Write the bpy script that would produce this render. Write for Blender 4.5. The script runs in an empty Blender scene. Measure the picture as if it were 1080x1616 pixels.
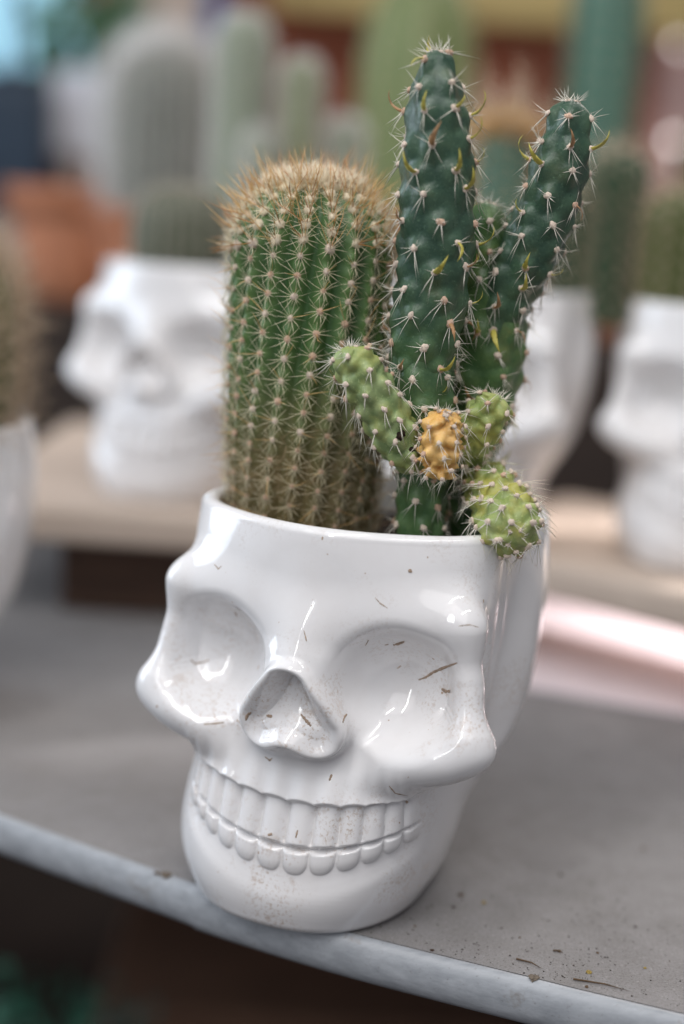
import bpy, bmesh, math, random
import numpy as np
from mathutils import Vector, Matrix
from mathutils.bvhtree import BVHTree

# ------------------------------------------------------------------ camera
SC = bpy.context.scene
COL = SC.collection
R = math.radians
FPX, PITCH, ROLL, CAMH = 2244.0, R(11.6), R(3.7), 0.217
cd = bpy.data.cameras.new('camera')
cam = bpy.data.objects.new('camera', cd)
COL.objects.link(cam)
cd.sensor_fit = 'VERTICAL'; cd.sensor_height = 36.0; cd.lens = 36.0 * FPX / 1616.0
cam.matrix_world = Matrix.Translation((0, 0, CAMH)) @ Matrix.Rotation(R(90) - PITCH, 4, 'X') @ Matrix.Rotation(ROLL, 4, 'Z')
cd.clip_start = 0.01; cd.clip_end = 50
cd.dof.use_dof = True
cd.dof.focus_distance = 0.425
cd.dof.aperture_fstop = 2.8
cd.dof.aperture_blades = 0
SC.camera = cam

# ------------------------------------------------------------------ light
SC.view_settings.view_transform = 'Standard'
SC.view_settings.look = 'None'
SC.view_settings.exposure = 0.0
SC.view_settings.gamma = 1.0
SC.view_settings.use_curve_mapping = False
W = bpy.data.worlds.new('World'); SC.world = W; W.use_nodes = True
W.node_tree.nodes['Background'].inputs[0].default_value = (0.92, 0.92, 1.0, 1)
W.node_tree.nodes['Background'].inputs[1].default_value = 0.25

def area(name, loc, target, sx, sy, power, col=(1, 1, 1), spread=180):
    l = bpy.data.lights.new(name, 'AREA'); l.shape = 'RECTANGLE'
    l.size = sx; l.size_y = sy; l.energy = power; l.color = col; l.spread = R(spread)
    o = bpy.data.objects.new(name, l); COL.objects.link(o)
    o.location = loc
    d = Vector(target) - Vector(loc)
    o.rotation_euler = d.to_track_quat('-Z', 'Y').to_euler()
    return o
POT = (0.009, 0.4555, 0.08)
area('roof_opening_lamp', (-0.42, -0.75, 1.80), (0.0, 0.42, 0.09), 2.2, 1.7, 20.0, (1.0, 0.975, 0.975))
area('strip_lamp', (-0.35, -0.05, 1.40), POT, 0.03, 1.1, 5.5, (1.0, 0.98, 0.97))
area('strip_lamp', (0.42, 0.05, 1.40), POT, 1.0, 0.025, 4.2, (1.0, 0.98, 0.97))
area('strip_lamp', (-0.75, -0.75, 0.95), POT, 0.03, 0.7, 3.0, (0.95, 0.98, 1.0))
area('side_window_lamp', (-1.5, 0.9, 0.55), (-0.03, 0.47, 0.12), 0.8, 1.0, 13.0, (0.74, 0.86, 1.0))
area('back_opening_lamp', (0.5, 2.1, 1.6), (0, 0.9, 0.15), 1.4, 1.0, 27.0, (1.0, 0.95, 0.9))
sp = bpy.data.lights.new('sun_gap_lamp', 'SPOT'); sp.energy = 240; sp.spot_size = R(14); sp.spot_blend = 0.8
sp.shadow_soft_size = 0.03; sp.color = (1.0, 0.95, 0.95)
spo = bpy.data.objects.new('sun_gap_lamp', sp); COL.objects.link(spo)
spo.location = (1.20, 1.02, 0.42)
spo.rotation_euler = (Vector((0.17, 0.715, 0.0)) - spo.location).to_track_quat('-Z', 'Y').to_euler()

# ------------------------------------------------------------------ helpers
def ray(px, py):
    c, s = math.cos(ROLL), math.sin(ROLL)
    du, dv = px - 540, py - 808
    u = (c * du + s * dv) / FPX; w = (-s * du + c * dv) / FPX
    cp, sp_ = math.cos(PITCH), math.sin(PITCH)
    return Vector((u, cp - w * sp_, -sp_ - w * cp))
def at(px, py, Y):
    d = ray(px, py); t = Y / d.y
    return Vector((d.x * t, Y, CAMH + d.z * t))
def on_z(px, py, Z):
    d = ray(px, py); t = (Z - CAMH) / d.z
    return Vector((d.x * t, d.y * t, Z))
def depth(P):
    return P[1] * math.cos(PITCH) + (CAMH - P[2]) * math.sin(PITCH)
def px2m(n, P):
    return n * depth(P) / FPX

def mesh_np(name, V, F, smooth=True, uv=None):
    """mesh from numpy verts and a list/array of faces (all the same size) """
    V = np.asarray(V, np.float32); F = np.asarray(F, np.int32)
    me = bpy.data.meshes.new(name)
    me.vertices.add(len(V)); me.vertices.foreach_set('co', V.ravel())
    n = F.shape[1]
    me.loops.add(F.size); me.loops.foreach_set('vertex_index', F.ravel())
    me.polygons.add(len(F)); me.polygons.foreach_set('loop_start', np.arange(len(F), dtype=np.int32) * n)
    me.update(calc_edges=True); me.validate()
    me.polygons.foreach_set('use_smooth', np.full(len(me.polygons), smooth))
    return me
def link(name, me, mat=None, parent=None):
    o = bpy.data.objects.new(name, me); COL.objects.link(o)
    if mat is not None and me is not None and len(me.materials) == 0: me.materials.append(mat)
    if parent is not None: o.parent = parent
    return o
def tag(o, label=None, cat=None, group=None, kind=None):
    if label: o['label'] = label
    if cat: o['category'] = cat
    if group: o['group'] = group
    if kind: o['kind'] = kind
    return o
def empty(name, loc=(0, 0, 0), rz=0.0):
    o = bpy.data.objects.new(name, None); COL.objects.link(o)
    o.location = loc; o.rotation_euler = (0, 0, rz); o.empty_display_size = 0.02
    return o
def copy_tree(o, parent=None):
    c = o.copy(); COL.objects.link(c); c.parent = parent
    for ch in list(o.children): copy_tree(ch, c)
    return c

class Mt:
    """little node helper"""
    def __init__(s, name, base=(0.5, 0.5, 0.5), rough=0.5, spec=0.5, coat=0.0, sss=0.0):
        s.m = bpy.data.materials.new(name); s.m.use_nodes = True
        s.nt = s.m.node_tree; s.b = s.nt.nodes['Principled BSDF']
        s.b.inputs['Base Color'].default_value = (*base, 1)
        s.b.inputs['Roughness'].default_value = rough
        s.b.inputs['Specular IOR Level'].default_value = spec
        s.b.inputs['Coat Weight'].default_value = coat
        s.b.inputs['Coat Roughness'].default_value = 0.05
        if sss:
            s.b.inputs['Subsurface Weight'].default_value = sss
            s.b.inputs['Subsurface Radius'].default_value = (0.004, 0.004, 0.002)
            s.b.inputs['Subsurface Scale'].default_value = 0.5
    def n(s, t, **k):
        nd = s.nt.nodes.new(t)
        for a, v in k.items(): setattr(nd, a, v)
        return nd
    def l(s, a, b): s.nt.links.new(a, b)
    def coord(s):
        if not hasattr(s, '_c'): s._c = s.n('ShaderNodeTexCoord')
        return s._c.outputs['Object']
    def noise(s, scale, detail=4, rough=0.6, vec=None, off=0.0):
        nd = s.n('ShaderNodeTexNoise'); nd.inputs['Scale'].default_value = scale
        nd.inputs['Detail'].default_value = detail; nd.inputs['Roughness'].default_value = rough
        v = vec if vec is not None else s.coord()
        if off:
            mp = s.n('ShaderNodeMapping'); mp.inputs['Location'].default_value = (off, off * 1.7, -off)
            s.l(v, mp.inputs[0]); v = mp.outputs[0]
        s.l(v, nd.inputs['Vector']); return nd.outputs['Fac']
    def ramp(s, fac, stops):
        r = s.n('ShaderNodeValToRGB'); e = r.color_ramp.elements
        while len(e) < len(stops): e.new(0.5)
        for i, (p, c) in enumerate(stops):
            e[i].position = p
            e[i].color = (*c, 1) if hasattr(c, '__len__') else (c, c, c, 1)
        s.l(fac, r.inputs[0]); return r.outputs[0]
    def mix(s, fac, a, b):
        m = s.n('ShaderNodeMix', data_type='RGBA')
        for i, v in ((0, fac), (6, a), (7, b)):
            if hasattr(v, 'is_linked'): s.l(v, m.inputs[i])
            elif hasattr(v, '__len__'): m.inputs[i].default_value = (*v, 1)
            else: m.inputs[i].default_value = v
        return m.outputs[2]
    def math(s, op, a, b=0.0):
        m = s.n('ShaderNodeMath', operation=op)
        for i, v in ((0, a), (1, b)):
            if hasattr(v, 'is_linked'): s.l(v, m.inputs[i])
            else: m.inputs[i].default_value = v
        return m.outputs[0]
    def sep(s, vec=None):
        x = s.n('ShaderNodeSeparateXYZ'); s.l(vec if vec is not None else s.coord(), x.inputs[0]); return x.outputs
    def color(s, c): s.l(c, s.b.inputs['Base Color']); return s
    def rough(s, c): s.l(c, s.b.inputs['Roughness']); return s
    def bump(s, h, strength=0.3, dist=0.001):
        b = s.n('ShaderNodeBump'); b.inputs['Strength'].default_value = strength; b.inputs['Distance'].default_value = dist
        s.l(h, b.inputs['Height']); s.l(b.outputs[0], s.b.inputs['Normal']); return s

def plain(name, c, rough=0.6, var=0.25, scale=60, **k):
    m = Mt(name, c, rough, **k)
    a = tuple(v * (1 - var) for v in c); b = tuple(min(1, v * (1 + var)) for v in c)
    m.color(m.ramp(m.noise(scale), [(0.3, a), (0.7, b)]))
    return m.m

# ------------------------------------------------------------------ materials
def glaze(name, dirt):
    m = Mt(name, (0.8, 0.8, 0.79), 0.05, 0.55, coat=0.3)
    c0 = m.ramp(m.noise(14, 3), [(0.3, (0.83, 0.825, 0.83)), (0.7, (0.87, 0.865, 0.87))])
    x, y, z = m.sep()
    if dirt:
        fine = m.noise(900, 3, 0.7)
        mid = m.noise(190, 5, 0.75, off=3.1)
        big = m.noise(46, 4, 0.6, off=7.7)
        # speckle: fine grains where big patches of grime sit
        patch = m.math('MULTIPLY', m.ramp(big, [(0.48, 0.0), (0.62, 1.0)]), m.ramp(m.math('MULTIPLY', z, 8.0), [(0.55, 1.0), (0.80, 0.35)]))
        grain = m.ramp(fine, [(0.52, 0.0), (0.64, 1.0)])
        wisps = m.ramp(mid, [(0.55, 0.0), (0.70, 1.0)])
        f = m.math('MULTIPLY', patch, grain)
        f = m.math('MULTIPLY', f, 0.60)
        g = m.math('MULTIPLY', m.math('MULTIPLY', patch, wisps), 0.75)
        t = m.math('MAXIMUM', f, g)
        # a thin even film of dust
        film = m.math('MULTIPLY', m.ramp(m.noise(30, 5, 0.7, off=1.3), [(0.42, 0.0), (0.75, 1.0)]), 0.10)
        t = m.math('MAXIMUM', t, film)
        # a few dark dots
        dots = m.math('MULTIPLY', m.ramp(m.noise(420, 1, 0.4, off=9.0), [(0.775, 0.0), (0.80, 1.0)]), 0.85)
        t = m.math('MAXIMUM', t, dots)
        col = m.mix(t, c0, (0.38, 0.25, 0.15))
        m.color(col)
        m.rough(m.ramp(t, [(0.0, 0.045), (0.5, 0.5)]))
        wav = m.noise(60, 2, 0.4, off=5.0)
        m.bump(m.math('ADD', m.math('MULTIPLY', wav, 0.5), m.math('MULTIPLY', t, 0.12)), 0.10, 0.0015)
    else:
        m.color(c0)
    return m.m
M_GLAZE = glaze('white_glaze', True)
M_MUD = plain('dried_mud', (0.36, 0.27, 0.20), 0.9, 0.3, 900)

def barrel_skin():
    m = Mt('barrel_skin', (0.1, 0.2, 0.05), 0.42, 0.4, sss=0.08)
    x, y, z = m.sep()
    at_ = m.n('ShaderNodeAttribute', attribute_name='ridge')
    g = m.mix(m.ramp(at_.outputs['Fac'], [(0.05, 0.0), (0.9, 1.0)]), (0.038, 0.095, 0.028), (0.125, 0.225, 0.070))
    g = m.mix(m.ramp(m.noise(160, 5), [(0.35, 0.0), (0.75, 0.6)]), g, (0.075, 0.155, 0.055))
    h = m.math('ADD', z, m.math('MULTIPLY', m.math('SUBTRACT', m.noise(40, 4), 0.5), 0.03))
    low = m.ramp(m.math('MULTIPLY', h, 8.0), [(0.18, 1.0), (0.50, 0.0)])
    cork = m.ramp(m.noise(240, 5, off=2.0), [(0.3, (0.13, 0.12, 0.045)), (0.7, (0.26, 0.20, 0.10))])
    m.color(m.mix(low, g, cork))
    m.bump(m.noise(700, 4), 0.25, 0.0006)
    return m.m
M_BARREL = barrel_skin()

def stem_skin(name, dark, light, brown=0.25, rough=0.36, young=None, older=None):
    m = Mt(name, dark, rough, 0.5, sss=0.06); dl = light
    at_ = m.n('ShaderNodeAttribute', attribute_name='bumpy')
    if older:      # the lower, older growth is a lighter green
        x, y, z = m.sep()
        h = m.math('ADD', z, m.math('MULTIPLY', m.math('SUBTRACT', m.noise(90, 3, off=6.0), 0.5), 0.03))
        k = m.ramp(m.math('MULTIPLY', m.math('SUBTRACT', h, 0.10), 8.0), [(0.45, 0.0), (0.85, 1.0)])
        dark = m.mix(k, older[0], dark); light = m.mix(k, older[1], light)
    g = m.mix(m.math('MULTIPLY', at_.outputs['Fac'], 0.40), dark, light)
    g = m.mix(m.ramp(m.noise(170, 5, 0.65), [(0.42, 0.0), (0.75, 0.75)]), g, light)
    g = m.mix(m.ramp(m.noise(70, 4, 0.65, off=4.0), [(0.56, 0.0), (0.75, brown)]), g, (0.22, 0.19, 0.05))
    g = m.mix(m.ramp(m.noise(1100, 3, 0.7, off=5.0), [(0.58, 0.0), (0.70, 0.35)]), g, tuple(min(1, v * 1.9 + 0.04) for v in dl))
    if young:
        g = m.mix(m.ramp(m.noise(110, 4, 0.6, off=1.0), [(0.45, 0.0), (0.65, 0.8)]), g, young)
    m.color(g)
    m.rough(m.ramp(m.noise(300, 4, off=2.0), [(0.3, rough * 0.75), (0.7, rough * 1.4)]))
    m.bump(m.math('ADD', m.noise(420, 4), m.math('MULTIPLY', m.noise(1500, 3), 0.4)), 0.35, 0.0007)
    return m.m
M_STEM = stem_skin('dark_stem_skin', (0.026, 0.068, 0.044), (0.085, 0.155, 0.090), 0.18, 0.33, None, ((0.052, 0.125, 0.046), (0.150, 0.245, 0.095)))
M_STEM2 = stem_skin('mid_stem_skin', (0.048, 0.125, 0.042), (0.150, 0.245, 0.085), 0.5)
M_YOUNG = stem_skin('pale_pad_skin', (0.185, 0.280, 0.105), (0.42, 0.50, 0.24), 0.4, 0.42, (0.38, 0.42, 0.12))
M_YOUNG2 = stem_skin('lime_pad_skin', (0.22, 0.31, 0.085), (0.46, 0.51, 0.22), 0.5, 0.42, (0.45, 0.42, 0.09))
M_DEAD = stem_skin('shrivelled_orange_skin', (0.74, 0.40, 0.11), (0.90, 0.68, 0.30), 0.25, 0.40, (0.86, 0.54, 0.17))
M_AREOLE = plain('areole_wool', (0.70, 0.58, 0.48), 0.95, 0.25, 1500)
M_AREOLE2 = plain('areole_wool_pink', (0.60, 0.41, 0.30), 0.95, 0.3, 1500)
M_WOOL = plain('crown_wool', (0.80, 0.71, 0.54), 0.95, 0.15, 900)
def spine_mat(name, c, rough=0.5, sss=0.0):
    m = Mt(name, c, rough, 0.5)
    m.color(m.ramp(m.noise(120, 2), [(0.3, tuple(v * 0.8 for v in c)), (0.7, tuple(min(1, v * 1.15) for v in c))]))
    m.b.inputs['Transmission Weight'].default_value = 0.0
    return m.m
M_SP_PALE = spine_mat('pale_spine', (0.76, 0.69, 0.48))
M_SP_GOLD = spine_mat('golden_spine', (0.68, 0.43, 0.17))
M_SP_BROWN = spine_mat('brown_spine', (0.46, 0.20, 0.055))
M_SP_WHITE = spine_mat('white_spine', (0.80, 0.76, 0.66))
M_LEAF = plain('leaf_yellow', (0.52, 0.46, 0.09), 0.45, 0.3, 300)
M_LEAF2 = plain('leaf_brown', (0.40, 0.22, 0.10), 0.6, 0.3, 300)
def soil_mat():
    m = Mt('potting_soil_grain', (0.03, 0.022, 0.016), 0.95, 0.2)
    m.color(m.ramp(m.noise(500, 5, 0.8), [(0.3, (0.008, 0.006, 0.005)), (0.6, (0.045, 0.03, 0.02)), (0.8, (0.12, 0.08, 0.05))]))
    m.bump(m.noise(400, 4), 1.0, 0.003)
    return m.m
M_SOIL = soil_mat()

def concrete():
    m = Mt('dusty_grey_board', (0.3, 0.3, 0.29), 0.6, 0.35)
    big = m.noise(9, 5, 0.6); mid = m.noise(60, 5, 0.7, off=2.0); fine = m.noise(1300, 3, 0.75, off=4.0)
    c = m.ramp(big, [(0.3, (0.205, 0.20, 0.202)), (0.7, (0.29, 0.282, 0.284))])
    c = m.mix(m.ramp(mid, [(0.42, 0.0), (0.75, 0.45)]), c, (0.18, 0.168, 0.155))
    c = m.mix(m.ramp(fine, [(0.50, 0.0), (0.66, 0.62)]), c, (0.10, 0.09, 0.08))
    c = m.mix(m.ramp(m.noise(900, 2, 0.6, off=8.0), [(0.60, 0.0), (0.72, 0.4)]), c, (0.45, 0.44, 0.43))
    m.color(c)
    m.rough(m.ramp(mid, [(0.3, 0.42), (0.7, 0.75)]))
    m.bump(fine, 0.35, 0.0006)
    return m.m
M_SHELF = concrete()
def edge_mat():
    m = Mt('painted_metal_edge', (0.42, 0.44, 0.46), 0.38, 0.5)
    mp = m.n('ShaderNodeMapping'); mp.inputs['Rotation'].default_value = (0, 0, R(24)); mp.inputs['Scale'].default_value = (0.12, 1, 1)
    m.l(m.coord(), mp.inputs[0])
    st = m.noise(260, 5, 0.7, vec=mp.outputs[0])
    c = m.ramp(st, [(0.3, (0.27, 0.29, 0.315)), (0.7, (0.43, 0.455, 0.485))])
    c = m.mix(m.ramp(m.noise(70, 5, 0.75, off=3.0), [(0.60, 0.0), (0.70, 0.6)]), c, (0.22, 0.19, 0.16))
    c = m.mix(m.ramp(m.noise(600, 3, 0.7, off=6.0), [(0.62, 0.0), (0.72, 0.5)]), c, (0.16, 0.15, 0.14))
    m.color(c); m.rough(m.ramp(st, [(0.3, 0.3), (0.7, 0.55)])); m.bump(st, 0.2, 0.0006)
    return m.m
M_EDGE = edge_mat()
def wood(name, a, b, sc=1.0):
    m = Mt(name, a, 0.65, 0.3)
    mp = m.n('ShaderNodeMapping'); mp.inputs['Scale'].default_value = (0.08 * sc, 1 * sc, 1 * sc)
    m.l(m.coord(), mp.inputs[0])
    g = m.noise(120, 6, 0.65, vec=mp.outputs[0])
    m.color(m.ramp(g, [(0.3, a), (0.7, b)])); m.bump(g, 0.3, 0.001)
    return m.m
M_WOOD = wood('pale_pine', (0.46, 0.37, 0.30), (0.62, 0.52, 0.44))
M_WOOD_DARK = wood('dark_brown_wood', (0.045, 0.025, 0.017), (0.10, 0.058, 0.04))

# ------------------------------------------------------------------ skull pot
H = 127.5     # height in millimetres
def smin(a, b, k):
    h = np.clip(0.5 + 0.5 * (b - a) / k, 0, 1); return b * (1 - h) + a * h - k * h * (1 - h)
def smax(a, b, k): return -smin(-a, -b, k)
def sell(x, y, z, c, r):
    qx, qy, qz = (x - c[0]) / r[0], (y - c[1]) / r[1], (z - c[2]) / r[2]
    k0 = np.sqrt(qx * qx + qy * qy + qz * qz) + 1e-9
    k1 = np.sqrt((qx / r[0]) ** 2 + (qy / r[1]) ** 2 + (qz / r[2]) ** 2) + 1e-9
    return k0 * (k0 - 1) / k1
def scap(x, y, z, a, b, ra, rb=None):
    rb = ra if rb is None else rb
    a = np.array(a, float); b = np.array(b, float); d = b - a
    t = np.clip(((x - a[0]) * d[0] + (y - a[1]) * d[1] + (z - a[2]) * d[2]) / d.dot(d), 0, 1)
    return np.sqrt((x - a[0] - t * d[0]) ** 2 + (y - a[1] - t * d[1]) ** 2 + (z - a[2] - t * d[2]) ** 2) - (ra + (rb - ra) * t)
def prof(z, zs, vs):
    # smooth (averaged) piecewise interpolation
    o = 0
    for k in (-7.5, -6, -4.5, -3, -1.5, 0, 1.5, 3, 4.5, 6, 7.5): o = o + (9 - abs(k)) * np.interp(z + k, zs, vs)
    return o / sum(9 - abs(k) for k in (-7.5, -6, -4.5, -3, -1.5, 0, 1.5, 3, 4.5, 6, 7.5))
def skull_sdf(xs, y, z):
    xs = xs + 6.0 * (1 - sstep(12, 60, z))          # the jaw is cast a little askew
    x = np.abs(xs)
    cr = sell(x, y, z, (0, -8, 100), (58, 59, 98))
    zs = [0, 6, 14, 24, 38, 50, 58, 70, 87, 101, 112, 124, 140]
    a = prof(z, zs, [36, 40, 43, 44.5, 43.5, 42, 43, 47, 46, 48.5, 48.8, 48, 47])
    fr = prof(z, zs, [54, 57, 57.5, 56, 53, 51, 48, 46, 43, 45, 44, 40.5, 31])
    back = prof(z, zs, [-44, -46, -46, -44, -30, -20, -14, -12, -12, -12, -12, -12, -12])
    yc = 0.42 * fr + 0.58 * back * 0.5 ; yc = np.maximum(yc, back + 20)
    c = np.where(y > yc, fr - yc, yc - back)
    n = np.where(y > yc, prof(z, [0, 10, 26, 40, 140], [2.3, 2.4, 2.6, 2.9, 2.9]), 2.3)
    q = ((x / a) ** n + (np.abs(y - yc) / c) ** n) ** (1 / n)
    face = (q - 1) * np.minimum(a, c) * 0.92
    d = smin(cr, face, 7)
    # temple hollow
    d = smax(d, -scap(x, y, z, (63, 11, 62), (63, 9, 134), 12.5, 10), 9)
    # brow, orbit rim
    d = smin(d, scap(x, y, z, (12, 39, 99.5), (44, 36.5, 102.5), 6.5, 5), 11)
    d = smin(d, scap(x, y, z, (47.5, 37, 101), (48.5, 37, 84), 5, 4), 6)
    d = smin(d, scap(x, y, z, (48.5, 37, 84), (51.5, 41, 70), 4, 6.5), 6)
    # nose bridge and mound
    d = smin(d, scap(x, y, z, (0, 40, 108), (0, 49, 88), 7, 8), 10)
    d = smin(d, sell(x, y, z, (0, 43, 73), (20, 16, 19)), 7)
    # cheek lobes, tilted up to the outside
    ux, uz = x - 37, z - 61
    ca, sa = math.cos(0.26), math.sin(0.26)
    lx, lz = ux * ca + uz * sa, -ux * sa + uz * ca
    d = smin(d, sell(lx, y - 41, lz, (0, 0, 0), (23.5, 11.5, 9.5)), 6)
    # orbits
    ex, ez = x - 30.5, z - 82.5
    ca, sa = math.cos(0.10), math.sin(0.10)
    d = smax(d, -sell(ex * ca + ez * sa, y - 60.5, -ex * sa + ez * ca, (0, 0, 0), (19.8, 29.5, 19.5)), 4.5)
    return d

TW = [8.7, 8.3, 7.3, 6.2, 5.0, 4.0]
TE = np.concatenate([[0], np.cumsum(TW)])          # tooth edges on one side
def arc(x): return x * (1 + 0.05 * (x / 38) ** 2)
def bite_z(s): return 29.0 + 8.8 * (s / 38) ** 2
def gum_h(s): return 14.0 * (1 - 0.22 * (s / 38) ** 2)
def sstep(a, b, x):
    t = np.clip((x - a) / (b - a), 0, 1); return t * t * (3 - 2 * t)
def tooth_cell(sa):
    i = np.clip(np.searchsorted(TE, sa, side='right') - 1, 0, 5)
    w = np.array(TW)[i]; u = (sa - (TE[i] + w / 2)) / (w / 2)
    return i, u
def heart(x, z):
    """rounded triangle with a notch in its foot"""
    x = np.abs(x)
    ax, az, bx, bz = 0.0, 80.5, 8.6, 67.0
    ex, ez = bx - ax, bz - az
    t = np.clip(((x - ax) * ex + (z - az) * ez) / (ex * ex + ez * ez), 0, 1)
    d1 = np.hypot(x - ax - t * ex, z - az - t * ez)
    t = np.clip(x / bx, 0, 1); d2 = np.hypot(x - t * bx, z - bz)
    inside = (z > bz) & (ex * (z - az) - ez * (x - ax) < 0)
    d = np.where(inside, -np.minimum(d1, d2), np.minimum(d1, d2)) - 5.0
    return smax(d, -(np.hypot(x, z - 58.8) - 5.8), 4.0)
def skull_detail(x, y, z):
    front = sstep(8, 20, y)
    s = arc(x); sa = np.abs(s)
    zb, gh = bite_z(s), gum_h(s)
    ends = 1 - sstep(35.5, 40.5, sa)
    i, u = tooth_cell(sa)
    au = np.abs(u)
    v = (z - zb) / gh
    w_u = 1 - au ** 2.6
    scal = 1.0 + 0.07 * (1 - u * u) - 0.035
    # upper teeth
    up = sstep(0.0, 0.12, v) * (1 - sstep(scal - 0.10, scal + 0.04, v))
    dep = np.array([2.5, 2.4, 2.2, 1.9, 1.6, 1.3])[i]
    D = dep * up * (w_u - 0.80 + 0.40 * np.clip(1 - v, 0, 1))
    # gum, proud above the scalloped line, with root ridges
    g = sstep(scal - 0.07, scal + 0.07, v)
    fade = np.exp(-np.clip(v - 1, 0, 9) * 1.15) * (1 - sstep(51, 61, z))
    D = D + g * fade * (2.1 + 1.0 * (np.cos(np.pi * u) * 0.5 + 0.3))
    # lower teeth
    lh = 8.6 * (1 - 0.30 * (s / 38) ** 2)
    vl = (zb - z) / lh
    vc = np.clip(vl, 0, 1)
    lob = np.clip(1 - np.clip(au * 1.04, 0, 1) ** 2.6 - vc ** 4, 0, 1) ** 0.6
    D = D + np.where(vl > 0, 1.4 * sstep(0.02, 0.25, vl) * lob, 0)
    D = D - 0.95 * sstep(0.0, 0.06, vl) * (1 - sstep(0.75, 1.5, vl))
    # fold under the lower teeth
    D = D - 0.9 * np.exp(-((vl - 1.35) / 0.45) ** 2)
    # bite groove
    D = D - 1.0 * np.exp(-((z - zb + 0.2) / 0.6) ** 2)
    D = D * ends
    # nose ring
    h = heart(x, z)
    ring = 3.1 * np.exp(-((h - 1.4) / 1.8) ** 2)
    tz = sstep(60.5, 76, z)
    hole = -6.8 * sstep(0.6, -2.4, h) * (0.22 + 0.78 * tz)
    lip = 1.2 * np.exp(-((z - 65) / 4.0) ** 2) * sstep(1.0, -2.0, h)
    N = (ring + hole + lip) * (np.abs(x) < 26)
    # soft hollow between cheek and mouth, crease beside the nose
    C = -1.4 * np.exp(-((np.abs(x) - 21) / 5) ** 2 - ((z - 60) / 7) ** 2)
    # shallow dip between the brows
    C = C - 1.3 * np.exp(-(x / 13) ** 2 - ((z - 110) / 9) ** 2)
    return (D + N + C) * front

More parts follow.
